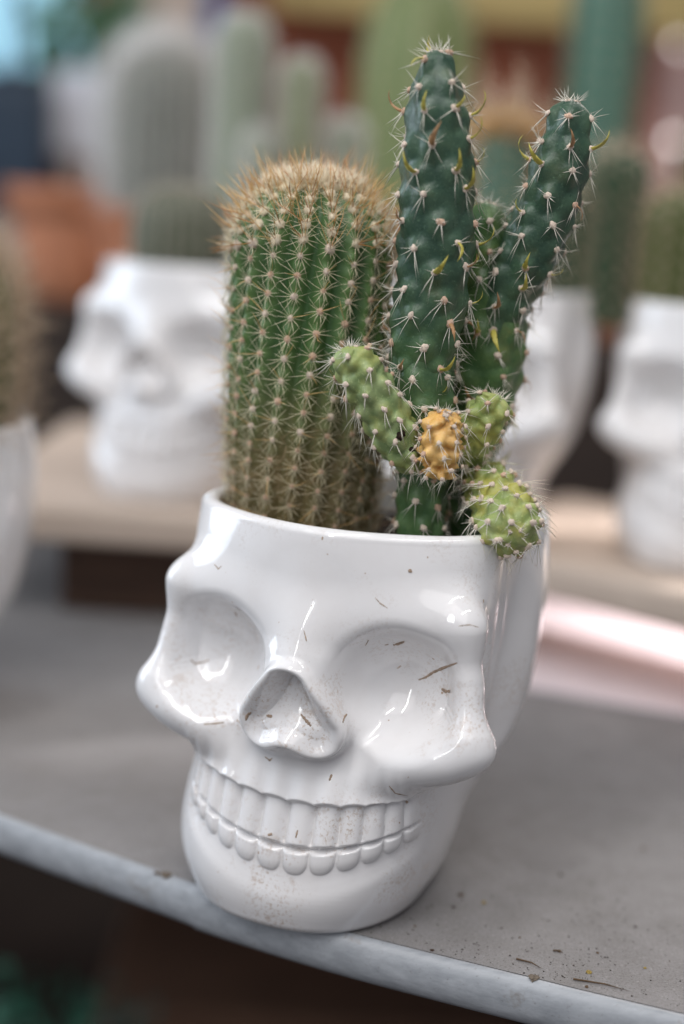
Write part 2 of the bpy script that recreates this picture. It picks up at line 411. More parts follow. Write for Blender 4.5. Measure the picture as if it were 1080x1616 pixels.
def skull_meshes(NT=760, NZ=500):
    # azimuths, denser towards the face; theta = 0 is the face
    tl = np.linspace(-1, 1, NT, endpoint=False)
    th = np.pi * (0.36 * tl + 0.64 * tl ** 3)
    zz = np.concatenate([3.0 * (1 - np.cos(np.linspace(0, np.pi / 2, 9)[:-1])), np.linspace(3.0, H - 2.6, NZ)])
    NC = 330
    # coarse radial trace of the base form, then up-sampled
    T, Z = np.meshgrid(th, np.linspace(0, H, NC))
    sx, sy = np.sin(T), np.cos(T)
    # the rays start behind the middle so that the orbit walls are seen
    y0 = lambda q: -28.0 - 27.0 * (sstep(46, 66, q) - sstep(100, 119, q))
    Y0C = y0(Z)
    r = np.full_like(T, 132.0)
    for it in range(75):
        r = r - 0.75 * skull_sdf(sx * r, Y0C + sy * r, Z)
    # cubic (Catmull-Rom) interpolation in z
    t = zz / H * (NC - 1); i1 = np.clip(t.astype(int), 0, NC - 2); f = (t - i1)[:, None]
    g = lambda k: r[np.clip(i1 + k, 0, NC - 1)]
    p0, p1, p2, p3 = g(-1), g(0), g(1), g(2)
    rr = 0.5 * ((2 * p1) + (-p0 + p2) * f + (2 * p0 - 5 * p1 + 4 * p2 - p3) * f ** 2 + (-p0 + 3 * p1 - 3 * p2 + p3) * f ** 3)
    T, Z = np.meshgrid(th, zz)
    Y0C = y0(Z)
    X, Y = np.sin(T) * rr, Y0C + np.cos(T) * rr
    # normals of the base form
    def nrm(X, Y, Z):
        P = np.stack([X, Y, Z], -1)
        du = np.roll(P, -1, 1) - np.roll(P, 1, 1); dv = np.gradient(P, axis=0)
        n = np.cross(dv, du); n /= np.linalg.norm(n, axis=-1, keepdims=True) + 1e-9
        s = np.sign((n[..., 0] * X + n[..., 1] * (Y - Y0C)).mean()); return n * s
    N = nrm(X, Y, Z)
    # smooth the normal field a little so that details do not fold
    for k in range(3):
        N = (N + np.roll(N, 2, 1) + np.roll(N, -2, 1) + np.concatenate([N[2:], N[-2:]]) + np.concatenate([N[:2], N[:-2]])) / 5
    D = skull_detail(X, Y, Z)
    X0, Y0, Z0 = X, Y, Z
    X = X + N[..., 0] * D; Y = Y + N[..., 1] * D; Z = Z + N[..., 2] * D * 0.6 * sstep(3, 8, Z)
    # rounded foot
    foot = 3.0 - np.sqrt(np.clip(9 - (3.0 - np.clip(Z0, 0, 3)) ** 2, 0, 9))
    X = X - np.sin(T) * foot; Y = Y - np.cos(T) * foot
    rows = [np.stack([X, Y, Z], -1)]
    # lip and inner wall
    YB = Y0C[0]; Y0C = Y0C[-1]; rt = np.hypot(X[-1], Y[-1] - Y0C); ri = rt.copy()
    for k in range(14): ri = (ri + np.roll(ri, 6) + np.roll(ri, -6)) / 3
    ri = np.minimum(ri, rt) - 5.2
    sn, cs = np.sin(th), np.cos(th)
    z0 = zz[-1]; lip = []
    for a in np.linspace(0, np.pi, 15)[1:]:
        rad = (rt + ri) / 2 + (rt - ri) / 2 * np.cos(a)
        lip.append(np.stack([sn * rad, Y0C + cs * rad, np.full(NT, z0 + 2.6 * np.sin(a))], -1))
    for dz in (3, 7, 12, 18, 26):
        rad = ri - 0.02 * dz; lip.append(np.stack([sn * rad, Y0C + cs * rad, np.full(NT, z0 - dz)], -1))
    base = []
    for k in (0.92, 0.7, 0.4, 0.1):
        base.append(np.stack([X[0] * k, YB + (Y[0] - YB) * k, np.full(NT, 0.5 if k < 0.8 else 0.0)], -1))
    G = np.concatenate([np.array(base[::-1]), rows[0], np.array(lip)])
    nb = len(base)
    nr = G.shape[0]
    # face coordinates to world axes: +y (face) becomes -Y, x mirrored to keep handedness
    V = np.stack([G[..., 0], -G[..., 1], G[..., 2]], -1).reshape(-1, 3) * 0.001
    idx = np.arange(nr * NT).reshape(nr, NT)
    A = idx[:-1]; B = idx[1:]
    F = np.stack([A, np.roll(A, -1, 1), np.roll(B, -1, 1), B], -1)     # (nr-1, NT, 4)
    fn = np.cross(V[F[200, 5, 1]] - V[F[200, 5, 0]], V[F[200, 5, 3]] - V[F[200, 5, 0]])
    mid_ = V[F[200, 5, 0]]
    if fn[0] * mid_[0] + fn[1] * mid_[1] < 0: F = F[..., ::-1]
    # vertex normals of the whole surface
    flat = F.reshape(-1, 4)
    fnn = np.cross(V[flat[:, 2]] - V[flat[:, 0]], V[flat[:, 3]] - V[flat[:, 1]])
    VN = np.zeros_like(V)
    for k in range(4): np.add.at(VN, flat[:, k], fnn)
    VN /= np.linalg.norm(VN, axis=1, keepdims=True) + 1e-12
    # region of every face, from its undisplaced place
    zf = np.zeros((nr - 1, NT)); xf = np.zeros_like(zf); yf = np.zeros_like(zf)
    Zr = np.concatenate([np.full((nb, NT), -5.0), Z0, np.full((len(lip), NT), 999.0)])
    Xr = np.concatenate([np.zeros((nb, NT)), X0, np.zeros((len(lip), NT))]); Yr = np.concatenate([np.zeros((nb, NT)), Y0, np.zeros((len(lip), NT))])
    zf, xf, yf = Zr[:-1], Xr[:-1], Yr[:-1]
    reg = np.zeros((nr - 1, NT), int)
    s = arc(xf); sa = np.abs(s); i, u = tooth_cell(sa); zb, gh = bite_z(s), gum_h(s)
    v = (zf - zb) / gh; vl = (zb - zf) / (8.6 * (1 - 0.30 * (s / 38) ** 2))
    fr = (yf > 15) & (sa < 38.5)
    side = (s > 0).astype(int)
    up = fr & (v > 0.03) & (v < 1.0)
    reg[up] = (10 + i * 2 + side)[up]
    lo = fr & (vl > 0.05) & (vl < 1.0 - 0.12 * u ** 2)
    reg[lo] = (30 + i * 2 + side)[lo]
    hrt = heart(xf, zf)
    reg[(yf > 15) & (hrt < 3.4) & (np.abs(xf) < 26)] = 1
    ex, ez = np.abs(xf) - 31, zf - 82.5
    eye = (yf > 15) & ((ex / 17.5) ** 2 + (ez / 15) ** 2 < 1) & (reg == 0)
    reg[eye] = (2 + (xf > 0))[eye]
    reg[nb + len(Z0) - 1:] = 4
    out = []
    rf = reg.reshape(-1)
    names = {0: 'body', 1: 'nose_cavity', 2: 'eye_socket', 3: 'eye_socket', 4: 'rim'}
    for k in sorted(set(rf)):
        f = flat[rf == k]
        us, inv = np.unique(f, return_inverse=True)
        me = mesh_np(names.get(k, 'tooth'), V[us], inv.reshape(f.shape))
        me.normals_split_custom_set_from_vertices(VN[us].tolist())
        me.materials.append(M_GLAZE)
        out.append((names.get(k, 'tooth'), me))
    # hollow polygon of the inside for the soil
    inner = np.stack([sn * (ri - 0.2), -(Y0C + cs * (ri - 0.2))], -1)[::8] * 0.001
    bv = BVHTree.FromPolygons(V.tolist(), flat[:, ::-1].tolist())
    return out, inner, bv
SK, INNER, SKBVH = skull_meshes()

def skull_pot(loc, rz):
    root = empty('skull_pot', loc, rz)
    for nm, me in SK: link(nm, me, None, root)
    return root
def soil_for(pot, label, dz=0.112):
    n = len(INNER); rng = np.random.default_rng(4)
    V = [(0, 0, 0.003)]; F = []
    rings = 7
    for k in range(1, rings + 1):
        for j in range(n):
            f = k / rings
            V.append((INNER[j][0] * f, INNER[j][1] * f, 0.003 * (1 - f) + rng.normal(0, 0.0007)))
    fs = []
    for j in range(n): fs.append((0, 1 + j, 1 + (j + 1) % n))
    for k in range(rings - 1):
        for j in range(n):
            a = 1 + k * n + j; b = 1 + k * n + (j + 1) % n
            fs += [(a, a + n, b), (b, a + n, b + n)]
    me = mesh_np('potting_soil', V, fs)
    o = link('potting_soil', me, M_SOIL)
    o.location = (pot.location.x, pot.location.y, pot.location.z + dz); o.rotation_euler = pot.rotation_euler
    tag(o, label, 'soil', 'soil in the skull pots')
    return o

# ------------------------------------------------------------------ cactus tools
def spines_mesh(name, items):
    """items: (base, tip, radius, curve vector) -> one mesh of thin tapered needles"""
    V, F = [], []
    for b, t, r, cv in items:
        b = Vector(b); t = Vector(t); d = (t - b)
        if d.length < 1e-6: continue
        dn = d.normalized(); a = dn.orthogonal().normalized(); c = dn.cross(a)
        m = (b + t) / 2 + Vector(cv)
        k = len(V)
        for P, rr in ((b, r), (m, r * 0.75)):
            for j in range(3):
                an = 2.0944 * j
                V.append(P + (a * math.cos(an) + c * math.sin(an)) * rr)
        V.append(t)
        for j in range(3):
            j2 = (j + 1) % 3
            F.append((k + j, k + j2, k + 3 + j2)); F.append((k + j, k + 3 + j2, k + 3 + j)); F.append((k + 3 + j, k + 3 + j2, k + 6))
    if not F: return None
    return mesh_np(name, [tuple(v) for v in V], F)
def areole_mesh():
    """fuzzy little cushion, unit radius"""
    bm = bmesh.new(); bmesh.ops.create_icosphere(bm, subdivisions=2, radius=1.0)
    rr = random.Random(5)
    for v in bm.verts:
        v.co *= rr.uniform(0.82, 1.12); v.co.z *= 0.7
    me = bpy.data.meshes.new('areole'); bm.to_mesh(me); bm.free()
    me.polygons.foreach_set('use_smooth', [True] * len(me.polygons)); me.materials.append(M_AREOLE); return me
AREOLE = areole_mesh()
AREOLE3 = AREOLE.copy(); AREOLE3.materials.clear(); AREOLE3.materials.append(M_WOOL)
AREOLE2 = AREOLE.copy(); AREOLE2.materials.clear(); AREOLE2.materials.append(M_AREOLE2)
def put(me, name, parent, P, N, s, spin=0.0, sc=None):
    o = link(name, me, None, parent)
    q = Vector(N).to_track_quat('Z', 'Y')
    o.matrix_local = Matrix.Translation(P) @ q.to_matrix().to_4x4() @ Matrix.Rotation(spin, 4, 'Z') @ Matrix.Diagonal((*( sc or (s, s, s)), 1))
    return o
def areoles_joined(name, spots, s, mat, parent):
    bm = bmesh.new(); bmesh.ops.create_icosphere(bm, subdivisions=1, radius=1.0)
    bv = np.array([v.co[:] for v in bm.verts]); bf = np.array([[v.index for v in f.verts] for f in bm.faces]); bm.free()
    V, F = [], []
    for i, (P, N) in enumerate(spots):
        m = Vector(N).to_track_quat('Z', 'Y').to_matrix(); m = np.array(m)
        V.append((bv * [s, s, s * 0.7]) @ m.T + np.array(P)); F.append(bf + len(bv) * i)
    me = mesh_np(name, np.concatenate(V), np.concatenate(F))
    return tag(link(name, me, mat, parent), kind='stuff')

# ------------------------------------------------------------------ the shelf
EDGE = [(-1.5, 1.305), (-0.55, 0.742), (-0.25, 0.559), (-0.1159, 0.4778), (-0.0557, 0.4425), (-0.03, 0.4275), (0.0094, 0.409), (0.0638, 0.3885), (0.1079, 0.373), (0.30, 0.309), (1.2, 0.05)]
def smooth_line(pts, n=24):
    out = []
    for i in range(len(pts) - 1):
        p0, p1, p2, p3 = [Vector((*pts[max(0, min(len(pts) - 1, i + k))], 0)) for k in (-1, 0, 1, 2)]
        for j in range(n if 2 <= i <= 8 else 4):
            t = j / (n if 2 <= i <= 8 else 4)
            out.append(0.5 * ((2 * p1) + (p2 - p0) * t + (2 * p0 - 5 * p1 + 4 * p2 - p3) * t * t + (3 * p1 - p0 - 3 * p2 + p3) * t ** 3))
    out.append(Vector((*pts[-1], 0))); return out
LINE = smooth_line(EDGE)
bm = bmesh.new()
top = [bm.verts.new((p.x, p.y, 0)) for p in LINE]
bot = [bm.verts.new((p.x, p.y, -0.0142)) for p in LINE]
bt = [bm.verts.new((p.x + 0.55, p.y + 0.9, 0)) for p in LINE]
bb = [bm.verts.new((p.x + 0.55, p.y + 0.9, -0.0142)) for p in LINE]
for i in range(len(LINE) - 1):
    bm.faces.new((top[i], top[i + 1], bt[i + 1], bt[i])); bm.faces.new((bot[i + 1], bot[i], bb[i], bb[i + 1]))
    bm.faces.new((top[i + 1], top[i], bot[i], bot[i + 1])); bm.faces.new((bt[i], bt[i + 1], bb[i + 1], bb[i]))
me = bpy.data.meshes.new('shelf'); bm.to_mesh(me); bm.free()
shelf = tag(link('shelf', me, M_SHELF), kind='structure')
PROFILE = [(0.0, 0.0002), (0.0010, 0.0004), (0.0022, -0.0002), (0.0034, -0.0016), (0.0041, -0.0040), (0.0043, -0.0070), (0.0040, -0.0100), (0.0030, -0.0125), (0.0014, -0.0142), (-0.0010, -0.0150), (-0.0080, -0.0150)]
def edge_strip(i0, i1, off):
    V, F = [], []
    rr = random.Random(3)
    for i in range(i0, i1 + 1):
        a = LINE[max(0, i - 1)]; b = LINE[min(len(LINE) - 1, i + 1)]
        d = (b - a).normalized(); nrm = Vector((d.y, -d.x, 0))
        if nrm.y > 0: nrm = -nrm
        for (o, z) in PROFILE:
            p = LINE[i] + nrm * (o + off); V.append((p.x, p.y, z - off * 0.3))
    n = len(PROFILE)
    for i in range(i1 - i0):
        for k in range(n - 1): F.append((i * n + k, i * n + k + 1, (i + 1) * n + k + 1, (i + 1) * n + k))
    return link('edge_strip', mesh_np('edge_strip', V, F), M_EDGE, shelf)
jn = min(range(len(LINE)), key=lambda i: abs(LINE[i].x + 0.0385))
edge_strip(0, jn, 0.0); edge_strip(jn, len(LINE) - 1, 0.0006)

# ------------------------------------------------------------------ boards behind
def box(name, x0, x1, y0, y1, z0, z1, mat, loc=(0, 0, 0), rz=0.0, bev=0.003, parent=None):
    bm = bmesh.new(); bmesh.ops.create_cube(bm, size=1)
    for v in bm.verts: v.co = Vector(((x0 + x1) / 2 + v.co.x * (x1 - x0), (y0 + y1) / 2 + v.co.y * (y1 - y0), (z0 + z1) / 2 + v.co.z * (z1 - z0)))
    if bev: bmesh.ops.bevel(bm, geom=bm.edges[:], offset=bev, segments=3, affect='EDGES', profile=0.6)
    me = bpy.data.meshes.new(name); bm.to_mesh(me); bm.free()
    o = link(name, me, mat, parent); o.location = loc; o.rotation_euler = (0, 0, rz); return o
ZB = 0.0605
tag(box('wooden_board', -0.205, 0.028, 0.722, 1.04, ZB - 0.018, ZB, M_WOOD, bev=0.004), 'pale wooden board under the white skull pot with the round grey cactus', 'board')
RB = R(-40); RBL = (0.1028, 0.672, ZB)
tag(box('wooden_board', -0.095, 0.42, 0.0, 0.17, -0.018, 0.0, M_WOOD, loc=RBL, rz=RB, bev=0.005), 'pale wooden board carrying the two neighbouring skull pots, rounded front edge', 'board')
tag(box('support_block', -0.150, -0.035, 0.745, 0.86, 0.0, ZB - 0.0175, M_WOOD_DARK, bev=0.003), 'dark reddish brown wooden block propping up the board beside the skull', 'block', 'blocks under the boards')
tag(box('support_block', 0.24, 0.32, 0.03, 0.14, -ZB, -0.0175, M_WOOD_DARK, loc=RBL, rz=RB, bev=0.003), 'dark wooden block under the far end of the board with two skull pots', 'block', 'blocks under the boards')

# ------------------------------------------------------------------ pots
hero = tag(skull_pot((POT[0], POT[1], 0), R(-22)), 'dirt-flecked white glazed skull pot overhanging the shelf edge, holding two tall cacti', 'pot', 'white skull pots')
pots = [hero]
def more_pot(loc, rz, label):
    c = copy_tree(hero); c.location = loc; c.rotation_euler = (0, 0, rz); c['label'] = label; pots.append(c); return c
pot_l = more_pot((-0.0850, 0.800, ZB), R(-26), 'white skull pot on a pale board, holding the round grey cactus')
pot_e = more_pot((-0.1900, 0.572, 0), R(-20), 'white skull pot cut by the picture edge, standing on the grey shelf itself')
pot_a = more_pot((0.0660, 0.745, ZB), R(-24), 'white skull pot on the board directly behind the branching cactus')
pot_b = more_pot((0.1900, 0.715, ZB), R(-14), 'white skull pot on the board, touching the skull pot behind the branching cactus')
pot_d = more_pot((-0.0300, 0.962, ZB), R(-18), 'white skull pot hidden behind the golden barrel, holding white woolly columns')
soil_for(hero, 'dark potting soil in the front skull pot around the two cacti')
for p, l in ((pot_l, 'potting soil in the skull pot of the round grey cactus'), (pot_e, 'potting soil in the skull pot standing at the picture edge'),
             (pot_a, 'potting soil in the skull pot behind the branching cactus'), (pot_b, 'potting soil in the skull pot of the dark spiny cacti'),
             (pot_d, 'potting soil in the skull pot of the white columns')):
    soil_for(p, l)

# dried mud on the front pot: small smears that sit on the glaze
def smear(path, w, seed):
    """path in picture points of the pot's surface; a low ragged ridge following the glaze"""
    inv = hero_inv
    rr = random.Random(seed); P = []
    fine = [(path[i][0] + (path[i + 1][0] - path[i][0]) * j / 6, path[i][1] + (path[i + 1][1] - path[i][1]) * j / 6) for i in range(len(path) - 1) for j in range(6)] + [path[-1]]
    for (px, py) in fine:
        o = inv @ Vector((0, 0, CAMH)); d = (inv.to_3x3() @ ray(px, py)).normalized()
        h = SKBVH.ray_cast(o, d)
        if h[0] is None: continue
        n = h[1] if h[1].dot(d) < 0 else -h[1]
        P.append((h[0], n))
    if len(P) < 2: return
    V, F = [], []; K = 6
    dense = []
    for i in range(len(P) - 1):
        for j in range(1):
            t = 0.0; dense.append((P[i][0].lerp(P[i + 1][0], t), P[i][1].lerp(P[i + 1][1], t).normalized()))
    dense.append(P[-1]); m = len(dense)
    for i, (p, n) in enumerate(dense):
        a = dense[max(0, i - 1)][0]; b = dense[min(m - 1, i + 1)][0]
        t = (b - a).normalized(); sd = n.cross(t).normalized()
        ww = w * (0.35 + 0.65 * abs(math.sin(3.14 * (i + 0.3) / (m + 0.2))) ** 0.6) * rr.uniform(0.6, 1.3)
        for k in range(K):
            an = math.pi * k / (K - 1)
            V.append(p + sd * math.cos(an) * ww + n * (math.sin(an) * ww * 0.5 - 0.00003))
    for i in range(m - 1):
        for k in range(K - 1): F.append((i * K + k, i * K + k + 1, (i + 1) * K + k + 1, (i + 1) * K + k))
    link('mud_smear', mesh_np('mud_smear', [tuple(v) for v in V], F), M_MUD, hero)
hero_inv = (Matrix.Translation(hero.location) @ Matrix.Rotation(R(-22), 4, 'Z')).inverted()
for k, (path, w) in enumerate([
        ([(661, 1073), (672, 1069), (684, 1061), (700, 1054), (722, 1046)], 0.00042),
        ([(697, 1087), (703, 1091), (711, 1091)], 0.00055), ([(621, 1018), (629, 1016), (639, 1012)], 0.00065),
        ([(607, 1018), (614, 1017)], 0.00030), ([(577, 1019), (582, 1010)], 0.00030),
        ([(388, 1137), (391, 1128), (397, 1124)], 0.00045), ([(322, 1143), (338, 1142), (354, 1140)], 0.00030),
        ([(421, 1129), (430, 1131)], 0.00060), ([(541, 1141), (544, 1131), (548, 1127)], 0.00040),
        ([(475, 1127), (485, 1139), (491, 1146)], 0.00050), ([(480, 995), (484, 1012)], 0.00020),
        ([(301, 1040), (307, 1047), (322, 1045), (330, 1041)], 0.00030), ([(371, 966), (374, 972)], 0.00050),
        ([(614, 1240), (624, 1252), (644, 1256)], 0.00028), ([(645, 899), (650, 903)], 0.00055),
        ([(592, 943), (600, 952), (612, 960)], 0.00018), ([(338, 890), (345, 898), (350, 893)], 0.00025),
        ([(724, 988), (742, 986), (756, 990)], 0.00018), ([(520, 1232), (524, 1222)], 0.00045), ([(423, 1318), (430, 1316)], 0.00045),
        ([(470, 1310), (467, 1322)], 0.00030), ([(418, 1194), (426, 1200), (430, 1196)], 0.00032)]):
    smear(path, w, k)

# ------------------------------------------------------------------ crumbs on the shelf
rr = random.Random(11)
def crumbs(name, n, area_fn, smin_, smax_, mat, label):
    V, F = [], []
    tet = [(1, 1, 1), (-1, -1, 1), (-1, 1, -1), (1, -1, -1), (0, 0, 1.5), (0.3, -1.4, 0)]
    tf = [(0, 1, 4), (0, 2, 1), (0, 3, 2), (1, 2, 3), (0, 4, 3), (1, 3, 5), (4, 1, 5), (3, 4, 5)]
    for i in range(n):
        x, y = area_fn(); s = smin_ + (smax_ - smin_) * rr.random() ** 4; k = len(V)
        sx, sy, sz = s * rr.uniform(0.6, 1.6), s * rr.uniform(0.6, 1.3), s * rr.uniform(0.4, 0.8); a = rr.uniform(0, 6.28)
        for (u, v, w) in tet:
            u2, v2 = u * sx, v * sy
            V.append((x + u2 * math.cos(a) - v2 * math.sin(a), y + u2 * math.sin(a) + v2 * math.cos(a), sz * 0.55 + w * sz * 0.6))
        F += [tuple(k + q for q in f) for f in tf]
    o = link(name, mesh_np(name, V, F, smooth=False), mat); tag(o, label, 'grit', kind='stuff'); return o
def near_edge():
    i = rr.randrange(jn - 10, len(LINE) - 8); p = LINE[i]; t = rr.random() ** 1.5 * 0.16
    return p.x + 0.4 * t + rr.uniform(-0.01, 0.01), p.y + 0.003 + t * 0.9
crumbs('shelf_grit', 5200, near_edge, 0.00005, 0.00026, M_SOIL, 'fine dark soil grit scattered over the grey shelf near its edge')
spots = [(682, 1500, .0011), (943, 1504, .0009), (930, 1535, .0016), (926, 1558, .0011), (716, 1432, .0012), (727, 1413, .0016), (763, 1425, .0013), (842, 1545, .0030), (1003, 1463, .0009), (655, 1462, .0008), (652, 1468, .0006), (883, 1502, .0010), (1018, 1528, .0009), (820, 1480, .0007), (792, 1465, .0006), (1015, 1340, .0016), (885, 1381, .0012), (265, 1383, .0030), (258, 1381, .0022), (248, 1379, .0018)]
pal = [(0.05, 0.03, 0.02), (0.10, 0.06, 0.03), (0.30, 0.22, 0.06), (0.16, 0.13, 0.10)]
M_CR = [plain('crumb_tone', c, 0.9, 0.3, 800) for c in pal]
cl = ['tiny dark soil crumb', 'small brown soil crumb', 'yellowish dry plant crumb', 'greyish brown flake']
for i, (px, py, s) in enumerate(spots):
    p = on_z(px, py, 0); bm = bmesh.new(); bmesh.ops.create_icosphere(bm, subdivisions=2, radius=s * 0.55)
    for v in bm.verts: v.co *= rr.uniform(0.6, 1.3); v.co.z *= 0.55
    me = bpy.data.meshes.new('soil_crumb'); bm.to_mesh(me); bm.free()
    k = 3 if s > 0.002 else (2 if i in (2, 12, 6) else i % 2)
    o = link('soil_crumb', me, M_CR[k]); o.location = (p.x, p.y, s * 0.12)
    tag(o, cl[k] + ' lying on the grey shelf', 'crumb', 'crumbs on the shelf: ' + cl[k])
for (a, b) in (((815, 1513), (858, 1530)), ((873, 1500), (890, 1505)), ((905, 1545), (1000, 1566))):
    A, B = on_z(*a, 0.0004), on_z(*b, 0.0004)
    me = spines_mesh('dry_twig', [(A, B, 0.00035, Vector((0.0006, 0.0008, 0.0001)))])
    tag(link('dry_twig', me, M_CR[1]), 'thin dry brown fibre lying on the grey shelf near its edge', 'twig', 'dry fibres on the shelf')

# ------------------------------------------------------------------ ribbed cactus builder
def ribbed(name, base, height, rad, nribs, mat, label, cat='cactus', lean=(0, 0), twist=0.0, dome=None, foot=0.85, rib=0.10,
           spacing=0.006, areole_r=0.0012, amat=None, radial=None, central=None, top_spines=None, parts=False, seed=1, wool=None, phase=0.0, group=None, nz=90, per=10):
    """base: Vector at the soil. radial / central / top: (count, length, radius, material, tilt)"""
    rr = random.Random(seed)
    root = empty(name, base); root.rotation_euler = (lean[1], lean[0], 0)
    tag(root, label, cat, group)
    dome = dome or rad * 0.95; zs = height - dome
    def R_(z):
        f = foot + (1 - foot) * min(1, z / (height * 0.35)) ** 0.6
        if z > zs: f *= max(0, 1 - ((z - zs) / dome) ** 2.3) ** (1 / 2.3)
        return rad * f
    ts = np.concatenate([np.linspace(0, zs, nz), zs + dome * np.sin(np.linspace(0, np.pi / 2, nz // 2)[1:])])
    na = nribs * per
    V, ridge = [], []
    for z in ts:
        r = max(R_(z), 1e-5); t = z / height
        for j in range(na):
            ph = 2 * math.pi * j / na
            c = 0.5 + 0.5 * math.cos(nribs * (ph - phase))
            k = 1 - rib * (1 - c ** 0.8) + 0.012 * math.sin(z * 1300 + 3 * ph) * c
            a = ph + twist * t
            V.append((math.sin(a) * r * k, -math.cos(a) * r * k, z)); ridge.append(c)
    F = [(i * na + j, i * na + (j + 1) % na, (i + 1) * na + (j + 1) % na, (i + 1) * na + j) for i in range(len(ts) - 1) for j in range(na)]
    me = mesh_np('body', V, F)
    at_ = me.attributes.new('ridge', 'FLOAT', 'POINT'); at_.data.foreach_set('value', np.array(ridge, np.float32))
    body = link('body', me, mat, root)
    # areole places along the ribs
    zz = np.linspace(0, height - 1e-4, 600); rr_ = np.array([R_(z) for z in zz])
    L = np.concatenate([[0], np.cumsum(np.hypot(np.diff(zz), np.diff(rr_)))])
    spots = []
    for k in range(nribs):
        s = rr.uniform(0.2, 0.8) * spacing
        while s < L[-1] - 0.0025:
            z = np.interp(s, L, zz); r = R_(z)
            dz = 0.0005; dr = (R_(min(z + dz, height)) - R_(z - dz)) / (2 * dz)
            a = phase + 2 * math.pi * k / nribs + twist * z / height
            n = Vector((math.sin(a), -math.cos(a), -max(-8, min(1, dr)))).normalized()
            up = Vector((math.sin(a) * dr, -math.cos(a) * dr, 1)).normalized()
            P = Vector((math.sin(a) * r * 1.005, -math.cos(a) * r * 1.005, z))
            spots.append((P, n, up, z / height, a))
            s += spacing * rr.uniform(0.88, 1.12) * (1.0 if z < zs else 0.85)
    if parts:
        facing = sorted(spots, key=lambda q: -(-q[1].y + 0.15 * q[1].z))
        for (P, n, up, t, a) in facing[:290]:
            f = rr.uniform(0.85, 1.15) * (1.5 if t > 0.80 else 1.0) * (0.85 if t < 0.3 else 1)
            put(AREOLE3 if t > 0.83 else AREOLE2 if (rr.random() < 0.45 or t < 0.3) else AREOLE, 'areole', root, P, n, areole_r * f, rr.uniform(0, 6))
        rest = [(q[0], q[1]) for q in facing[290:]]
        if rest: areoles_joined('areoles', rest, areole_r, M_AREOLE, root)
    elif areole_r: areoles_joined('areoles', [(q[0], q[1]) for q in spots], areole_r, amat or M_AREOLE, root)
    groups = {}
    def needle(P, d, ln, rad_, mt, curve=0.05):
        cv = Vector((rr.uniform(-1, 1), rr.uniform(-1, 1), rr.uniform(-1, 1))) * ln * curve
        groups.setdefault(mt.name, (mt, []))[1].append((P, P + d * ln, rad_, cv))
    for (P, n, up, t, a) in spots:
        sd = n.cross(up)
        if parts and t > 0.80:
            for k in range(22):
                d = n * rr.uniform(0.5, 1.0) + sd * rr.gauss(0, 0.55) + up * rr.gauss(0.25, 0.45)
                needle(P, d.normalized(), 0.0048 * rr.uniform(0.5, 1.3), 0.00011, M_WOOL)
        for spec, kind in ((radial, 'r'), (central, 'c'), (top_spines, 't')):
            if not spec: continue
            cnt, ln, rd, mt, tilt = spec[:5]
            if kind == 't' and t < spec[5]: continue
            for k in range(cnt):
                an = 2 * math.pi * (k + rr.uniform(-0.3, 0.3)) / cnt if kind == 'r' else rr.uniform(0, 6.28)
                ti = tilt * rr.uniform(0.6, 1.4)
                d = (sd * math.cos(an) + up * math.sin(an)) * math.cos(ti) + n * math.sin(ti)
                if kind != 'r': d = d + up * 0.35
                needle(P + n * 0.0002, d.normalized(), ln * rr.uniform(0.55, 1.25), rd * rr.uniform(0.8, 1.2), mt)
    if wool:
        for k in range(wool[0]):
            q = math.sqrt(rr.random()) * wool[1]; an = rr.uniform(0, 6.28)
            z = height * 0.6
            # height of the dome at radius q
            zz_ = zs + dome * max(0.0, 1 - (min(q, rad * 0.98) / rad) ** 2.3) ** (1 / 2.3)
            n = Vector((math.cos(an) * q / rad, math.sin(an) * q / rad, 0.75)).normalized()
            d = (n + Vector((rr.gauss(0, 0.35), rr.gauss(0, 0.35), rr.gauss(0, 0.2)))).normalized()
            needle(Vector((math.cos(an) * q, math.sin(an) * q, zz_ - 0.0005)), d, wool[2] * rr.uniform(0.5, 1.2), wool[3], wool[4], 0.12)
    for nm, (mt, it) in groups.items():
        tag(link('spines', spines_mesh('spines', it), mt, root), kind='stuff')
    return root

# the golden barrel-shaped column in the front pot
B0 = at(478, 818, 0.466); B1 = at(497, 284, 0.466); BZ = 0.1125
hb = B1.z - BZ
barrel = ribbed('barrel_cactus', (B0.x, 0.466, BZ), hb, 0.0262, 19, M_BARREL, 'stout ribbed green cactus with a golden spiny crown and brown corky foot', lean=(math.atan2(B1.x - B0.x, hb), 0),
                twist=0.55, dome=0.025, foot=0.86, rib=0.115, spacing=0.0062, areole_r=0.00112, parts=True, seed=7, phase=0.12, nz=110, per=12,
                radial=(13, 0.0066, 0.00012, M_SP_PALE, 0.38), central=(1, 0.0100, 0.00014, M_SP_GOLD, 0.9), top_spines=(2, 0.0115, 0.00019, M_SP_BROWN, 1.0, 0.80),
                wool=(1300, 0.0150, 0.0070, 0.00018, M_WOOL))
